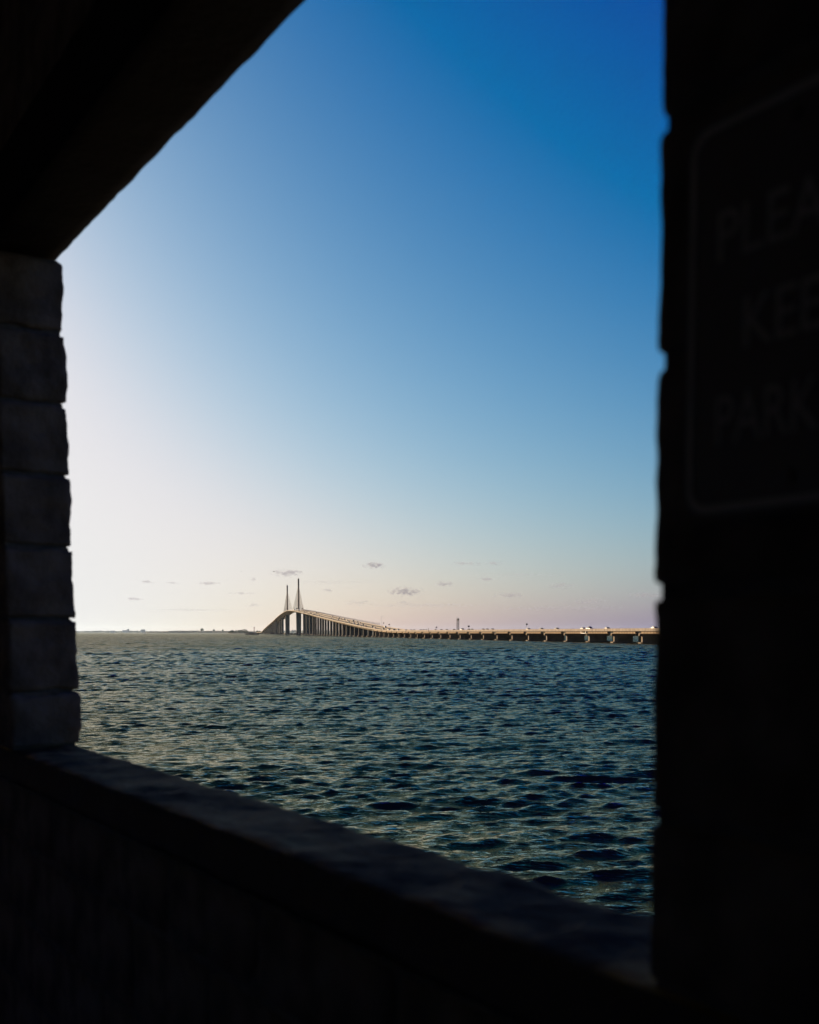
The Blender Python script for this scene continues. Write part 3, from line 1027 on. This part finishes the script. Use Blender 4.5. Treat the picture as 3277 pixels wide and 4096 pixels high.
# ------------------------------------------------------------------ block shelter with the window opening
WAZ = -32.908184
EX = Vector((math.sin(R(WAZ + 180)), math.cos(R(WAZ + 180)), 0))        # along the wall, towards the near right
ANG = math.atan2(EX.y, EX.x)
O = Vector((-.94712701, 3.14, H))
wall = empty('block_wall', O, ANG, 'dark split-faced block wall around the window opening', 'wall')
TH = .19
ZJ0, CO = .0365, .2035
Z_FLOOR, Z_CEIL = -1.46, 1.80
SILL, LINT = -.325, 1.079
T_MIN, T_MAX = -1.4, 4.2


def rough_block(name, lx, ly, lz, seed, m='block', rnd=.012, amp=.006, res=.03, ends=1.0):
    """a split-faced block centred on the origin; edges rounded, faces uneven"""
    nx, ny, nz = (max(3, int(round(l / res))) for l in (lx, ly, lz))
    bm = bmesh.new()
    cache = {}

    def vert(i, j, k):
        if (i, j, k) in cache:
            return cache[(i, j, k)]
        q = Vector(((i / nx - .5) * lx, (j / ny - .5) * ly, (k / nz - .5) * lz))
        hl = Vector((lx / 2, ly / 2, lz / 2))
        core = Vector([max(-(h - rnd), min(h - rnd, c)) for c, h in zip(q, hl)])
        d = q - core
        if d.length > 1e-9:
            nrm = d.normalized()
            q2 = core + nrm * rnd
        else:
            nrm = Vector((0, 0, 0))
            q2 = q
        axis = Vector([(1 if abs(abs(c) - h) < 1e-6 else 0) * (1 if c > 0 else -1) for c, h in zip(q, hl)])
        if axis.length:
            s = q * 11 + Vector((seed * 3.1, seed * 1.7, 0))
            q2 = q2 + axis.normalized() * amp * (noise.noise(s) + noise.noise(s * 2.7) * .6 + noise.noise(s * 6.3) * .35)
        cache[(i, j, k)] = bm.verts.new(q2)
        return cache[(i, j, k)]
    for ax in range(3):
        N = (nx, ny, nz)
        a, b_ = [x for x in range(3) if x != ax]
        for side in (0, N[ax]):
            for i in range(N[a]):
                for j in range(N[b_]):
                    ids = []
                    for di, dj in ((0, 0), (1, 0), (1, 1), (0, 1)):
                        c = [0, 0, 0]
                        c[ax], c[a], c[b_] = side, i + di, j + dj
                        ids.append(vert(*c))
                    bm.faces.new(ids)
    bmesh.ops.recalc_face_normals(bm, faces=bm.faces)
    me = bpy.data.meshes.new(name)
    bm.to_mesh(me)
    bm.free()
    me.polygons.foreach_set('use_smooth', [True] * len(me.polygons))
    me.materials.append(M[m])
    return me


# courses: the left jamb steps as measured, the right jamb is straight
JL = {5: -.071, 4: -.070, 3: -.062, 2: -.048, 1: -.033, 0: -.017, -1: .002, -2: .017}
LEN = .40
shared = [rough_block('block', LEN - .012, TH, CO - .012, i, amp=.004, res=.1, rnd=.008) for i in range(4)]
half = [rough_block('block', LEN / 2 - .012, TH, CO - .012, i + 10, amp=.004, res=.1, rnd=.008) for i in range(2)]
core = MB()


def row(z0, z1, a, c, phase, detail_left=None, detail_right=None):
    """blocks of one course between a and c along the wall"""
    zc, hz = (z0 + z1) / 2, z1 - z0 - .012
    full = abs(z1 - z0 - CO) < .002
    x = a
    first = LEN / 2 if phase else LEN
    i = 0
    while x < c - .03:
        L = min(first if i == 0 else LEN, c - x)
        if detail_left is not None and i == 0 or detail_right is not None and x + L > c - .03:
            me = rough_block('block', L - .012, TH, hz, random.random() * 50, amp=.006, res=.022, rnd=.014)
        elif full and abs(L - LEN) < .001:
            me = shared[random.randrange(4)]
        elif full and abs(L - LEN / 2) < .001:
            me = half[random.randrange(2)]
        else:
            me = rough_block('block', L - .012, TH, hz, random.random() * 50, amp=.004, res=.1, rnd=.008)
        put('block', me, wall, (x + L / 2, -TH / 2 + random.uniform(-.002, .002), zc))
        x += L
        i += 1


TR_ = 2.430
k = -7
zs = []
while ZJ0 + k * CO < Z_CEIL:
    z0, z1 = ZJ0 + k * CO, ZJ0 + (k + 1) * CO
    zs.append((k, z0, min(z1, Z_CEIL)))
    k += 1
for k, z0, z1 in zs:
    z0 = max(z0, Z_FLOOR)
    ph = k % 2
    if z1 <= SILL - .03:                               # below the sill
        z1 = min(z1, SILL - .092)
        row(z0, z1, T_MIN, T_MAX, ph)
        core.box(T_MIN, T_MAX, -TH + .005, -.012, z0, z1)
    elif z0 < LINT - .05:
        zz0 = max(z0, SILL) if z0 > SILL - .15 else z0
        tl = JL.get(k, -.078) + .010
        # left of the opening, running away from the jamb
        xx = tl
        first = True
        Lb = LEN / 2 if ph else LEN
        while xx > T_MIN:
            hz = min(z1, LINT) - zz0 - .012
            me = rough_block('block', Lb - .012, TH, hz, random.random() * 60, amp=.009 if first else .004, res=.012 if first else .1, rnd=.007 if first else .008)
            put('block', me, wall, (xx - Lb / 2, -TH / 2 + random.uniform(-.002, .002), (zz0 + min(z1, LINT)) / 2))
            xx -= Lb
            Lb, first = LEN, False
        core.box(T_MIN, tl - .015, -TH + .005, -.014, zz0, min(z1, LINT))
        # right of the opening
        Lb = LEN if ph else LEN / 2
        xx = TR_ + random.uniform(-.001, .001)
        first = True
        while xx < T_MAX:
            hz = min(z1, LINT) - zz0 - .012
            me = rough_block('block', Lb - .012, TH, hz, random.random() * 60, amp=.0025 if first else .003, res=.010 if first else .1, rnd=.008 if first else .008)
            put('block', me, wall, (xx + Lb / 2, -TH / 2, (zz0 + min(z1, LINT)) / 2))
            xx += Lb
            Lb, first = LEN, False
        core.box(TR_ + .014, T_MAX, -TH + .005, -.014, zz0, min(z1, LINT))
    else:
        z0 = max(z0, LINT + .2)
        if z1 - z0 > .03:
            row(z0, z1, T_MIN, T_MAX, ph)
            core.box(T_MIN, T_MAX, -TH + .005, -.012, z0, z1)
o = core.build('mortar_core', 'mortar', wall)
# lintel beam
me = rough_block('lintel', T_MAX - T_MIN, TH + .004, .20, 3, m='dark_beam', amp=.003, res=.035, rnd=.006)
put('lintel', me, wall, ((T_MIN + T_MAX) / 2, -TH / 2, LINT + .10))
# sill slab, rough on top
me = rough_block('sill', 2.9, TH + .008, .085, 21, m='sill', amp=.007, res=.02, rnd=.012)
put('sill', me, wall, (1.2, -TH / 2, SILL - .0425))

# the room behind: unseen walls, floor and ceiling, pale to bounce window light
rm = empty('shelter_room', O, ANG, 'unlit block shelter interior enclosing the viewpoint', 'room')
D = 2.2
zf, zc_ = Z_FLOOR, Z_CEIL
b = MB().box(T_MIN, .1, -D - .2, -D, zf, zc_).box(.6, T_MAX, -D - .2, -D, zf, zc_).box(.1, .6, -D - .2, -D, zf + 2.1, zc_)  # gap is an added, unseen doorway that lets light in to lift the interior
b.build('rear_wall', 'room', rm)
MB().box(T_MIN - .2, T_MIN, -D - .2, 0, zf, zc_).build('side_wall', 'room', rm)
MB().box(T_MAX, T_MAX + .2, -D - .2, 0, zf, zc_).build('side_wall', 'room', rm)
MB().box(T_MIN - .3, T_MAX + .3, -D - .3, .25, zc_ + .002, zc_ + .25).build('roof', 'room', rm)
MB().box(T_MIN - .25, T_MAX + .25, -D - .25, .2, zf - .1, zf - .002).build('floor', 'room', rm)
o = MB().box(T_MIN - 4, T_MAX + 4, -D - 5, 1.3, zf - 5.5, zf - .104).build('pier_deck', 'grey_concrete', None, O, (0, 0, ANG))
tag(o, kind='structure')

# the park sign on the inner face, right of the opening
ST, SZ = 2.489, .099
SW, SH = .206, .312
sg = empty('park_sign', O + EX * ST + Vector((-math.sin(ANG), math.cos(ANG), 0)) * (-TH - .008) + Vector((0, 0, SZ)), ANG,
           'dark sign reading PLEASE KEEP PARK fixed to the inner wall right of the opening', 'sign')


def rrect(x0, x1, z0, z1, r, n=6):
    out = []
    for cx, cz, a0 in ((x1 - r, z1 - r, 0), (x0 + r, z1 - r, 90), (x0 + r, z0 + r, 180), (x1 - r, z0 + r, 270)):
        for i in range(n + 1):
            a = R(a0 + 90 * i / n)
            out.append((cx + r * math.cos(a), cz + r * math.sin(a)))
    return out


MB().prism(rrect(-.005, SW + .005, -.005, SH + .005, .02), -.004, .0, 'y').build('board', 'sign_board', sg)
o1, i1 = rrect(0, SW, 0, SH, .02), rrect(.006, SW - .006, .006, SH - .006, .015)
n = len(o1)
b = MB()
b.add([(x, -.0052, z) for x, z in o1] + [(x, -.0052, z) for x, z in i1] + [(x, -.0042, z) for x, z in o1] + [(x, -.0042, z) for x, z in i1],
      [(i, (i + 1) % n, n + (i + 1) % n, n + i) for i in range(n)] + [(2 * n + i, 2 * n + (i + 1) % n, (i + 1) % n, i) for i in range(n)]
      + [(n + i, n + (i + 1) % n, 3 * n + (i + 1) % n, 3 * n + i) for i in range(n)])
b.build('border', 'sign_letter', sg)
for word, x, z in (('PLEASE', .030, .2015), ('KEEP', .058, .1275), ('PARK', .031, .054)):
    cu = bpy.data.curves.new('lettering', 'FONT')
    cu.body = word
    cu.size = .0575
    cu.space_character = .98
    cu.extrude = .0005
    tmp = bpy.data.objects.new('tmp', cu)
    COL.objects.link(tmp)
    bpy.context.view_layer.update()
    me = bpy.data.meshes.new_from_object(tmp.evaluated_get(bpy.context.evaluated_depsgraph_get()))
    bpy.data.objects.remove(tmp)
    bpy.data.curves.remove(cu)
    co = np.empty(len(me.vertices) * 3)
    me.vertices.foreach_get('co', co)
    co = co.reshape(-1, 3)
    co[:, 0] = (co[:, 0] - co[:, 0].min()) / (co[:, 0].max() - co[:, 0].min()) * (.0256 * len(word) - .004)
    me.vertices.foreach_set('co', co.ravel())
    me.materials.clear()
    me.materials.append(M['sign_letter'])
    me.name = 'lettering'
    put('lettering', me, sg, (x, -.005, z), (math.pi / 2, 0, 0))
MB().tube((SW / 2, -.009, SH - .02), (SW / 2, 0, SH - .02), .005, n=10).build('screw', 'sign_board', sg)
MB().tube((SW / 2, -.009, .02), (SW / 2, 0, .02), .005, n=10).build('screw', 'sign_board', sg)

# ------------------------------------------------------------------ clouds, far outside the haze
CL = [(1152, 2293, 104, 22, 1.0, 'long flat grey cloud just above the pylon tops'), (1497, 2263, 74, 20, 1.3, 'small compact grey cloud, highest above the ramp'),
      (1623, 2367, 118, 26, 1.3, 'largest grey cloud, low over the foot of the ramp'), (1775, 2335, 68, 18, .8, 'ragged small cloud upper left of the lattice tower'),
      (1949, 2316, 58, 14, .7, 'small thin cloud upper right of the lattice tower'), (1865, 2255, 100, 11, .6, 'thin high streak of cloud above the lattice tower'),
      (1975, 2254, 58, 11, .6, 'short high streak of cloud right of the longer streak'), (2036, 2381, 106, 15, .7, 'long thin cloud between the lattice tower and the large diamond sign'),
      (2245, 2343, 88, 20, .45, 'faint ragged cloud upper right of the large diamond sign'), (2360, 2403, 98, 18, .4, 'faint low cloud above the white pickup'),
      (2578, 2381, 108, 18, .6, 'cloud beside the dark wall at the right'), (1314, 2362, 34, 9, .6, 'tiny cloud right of the nearer pylon'),
      (1440, 2411, 92, 18, .4, 'faint low cloud behind the middle of the ramp'), (1618, 2409, 46, 14, .4, 'faint small cloud beneath the largest cloud'),
      (1019, 2319, 26, 12, .5, 'tiny cloud puff left of the pylons'), (1021, 2419, 52, 15, .35, 'faint low cloud above the beacon'),
      (593, 2329, 44, 10, .7, 'small dark cloud at the far left over the tower block'), (837, 2334, 72, 11, .7, 'thin long cloud over the low shore'),
      (542, 2397, 62, 12, .6, 'lowest cloud at the far left'), (693, 2333, 40, 8, .5, 'faint thin cloud between the two clouds at the left'),
      (1690, 2421, 420, 13, .2, 'very faint long band of cloud just over the low bridge'), (2240, 2432, 380, 15, .25, 'very faint long band of cloud over the right part of the low bridge'),
      (1330, 2330, 300, 12, .16, 'very faint wisp of cloud right of the pylon tops'), (760, 2440, 330, 10, .22, 'very faint long band of cloud over the low shore'),
      (2060, 2300, 330, 12, .16, 'very faint wisp of cloud high over the low bridge'),
      (966, 2374, 76, 8, .6, 'thin streak of cloud upper left of the farther pylon')]
cmats = {}
for i, (x, y, w, h, dn, lab) in enumerate(CL):
    D_ = 34000
    c = at(x, D_, y)
    sx, sz = w / 4400 * D_ / 2 * 1.45, h / 4400 * D_ / 2 * 1.6
    m = bpy.data.materials.new('cloud_vapour')
    m.use_nodes = True
    t = m.node_tree
    t.nodes.remove(t.nodes['Principled BSDF'])
    vol = t.nodes.new('ShaderNodeVolumePrincipled')
    vol.inputs['Color'].default_value = (.42, .47, .54, 1)
    t.links.new(vol.outputs[0], t.nodes['Material Output'].inputs['Volume'])
    tc = t.nodes.new('ShaderNodeTexCoord')
    ln = t.nodes.new('ShaderNodeVectorMath')
    ln.operation = 'LENGTH'
    t.links.new(tc.outputs['Object'], ln.inputs[0])
    mp = t.nodes.new('ShaderNodeMapping')
    mp.inputs['Scale'].default_value = (sx / 130, 1.6, sz / 85)
    mp.inputs['Location'].default_value = (i * 7.3, i * 3.1, 0)
    t.links.new(tc.outputs['Object'], mp.inputs[0])
    nz = t.nodes.new('ShaderNodeTexNoise')
    nz.inputs['Scale'].default_value = 1.0
    nz.inputs['Detail'].default_value = 4
    t.links.new(mp.outputs[0], nz.inputs[0])
    f = math_node(t, 'SUBTRACT', 1.0, ln.outputs['Value'])
    f = math_node(t, 'MULTIPLY', f, 1.25)
    f = math_node(t, 'ADD', f, math_node(t, 'MULTIPLY', math_node(t, 'SUBTRACT', nz.outputs[0], .58), 4.2))
    f = math_node(t, 'MAXIMUM', f, 0)
    f = math_node(t, 'MINIMUM', f, 1)
    f = math_node(t, 'MULTIPLY', f, .0028 * dn)
    t.links.new(f, vol.inputs['Density'])
    me = bpy.data.meshes.new('cloud')
    bm = bmesh.new()
    bmesh.ops.create_icosphere(bm, subdivisions=3, radius=1)
    bm.to_mesh(me)
    bm.free()
    me.materials.append(m)
    o = put('cloud', me, None, c)
    o.scale = (sx, 440, sz)
    tag(o, lab, 'cloud', 'small grey clouds above the horizon')

# ------------------------------------------------------------------ haze
HAZE = 0.75e-5
hm = bpy.data.materials.new('haze_air')
hm.use_nodes = True
t = hm.node_tree
t.nodes.remove(t.nodes['Principled BSDF'])
vol = t.nodes.new('ShaderNodeVolumePrincipled')
vol.inputs['Color'].default_value = (.55, .76, 1, 1)
vol.inputs['Density'].default_value = HAZE
vol.inputs['Anisotropy'].default_value = .3
t.links.new(vol.outputs[0], t.nodes['Material Output'].inputs['Volume'])
hz = MB().box(-26000, 26000, -26000, 26000, -8, 140).build('haze', hm)
tag(hz, kind='stuff')
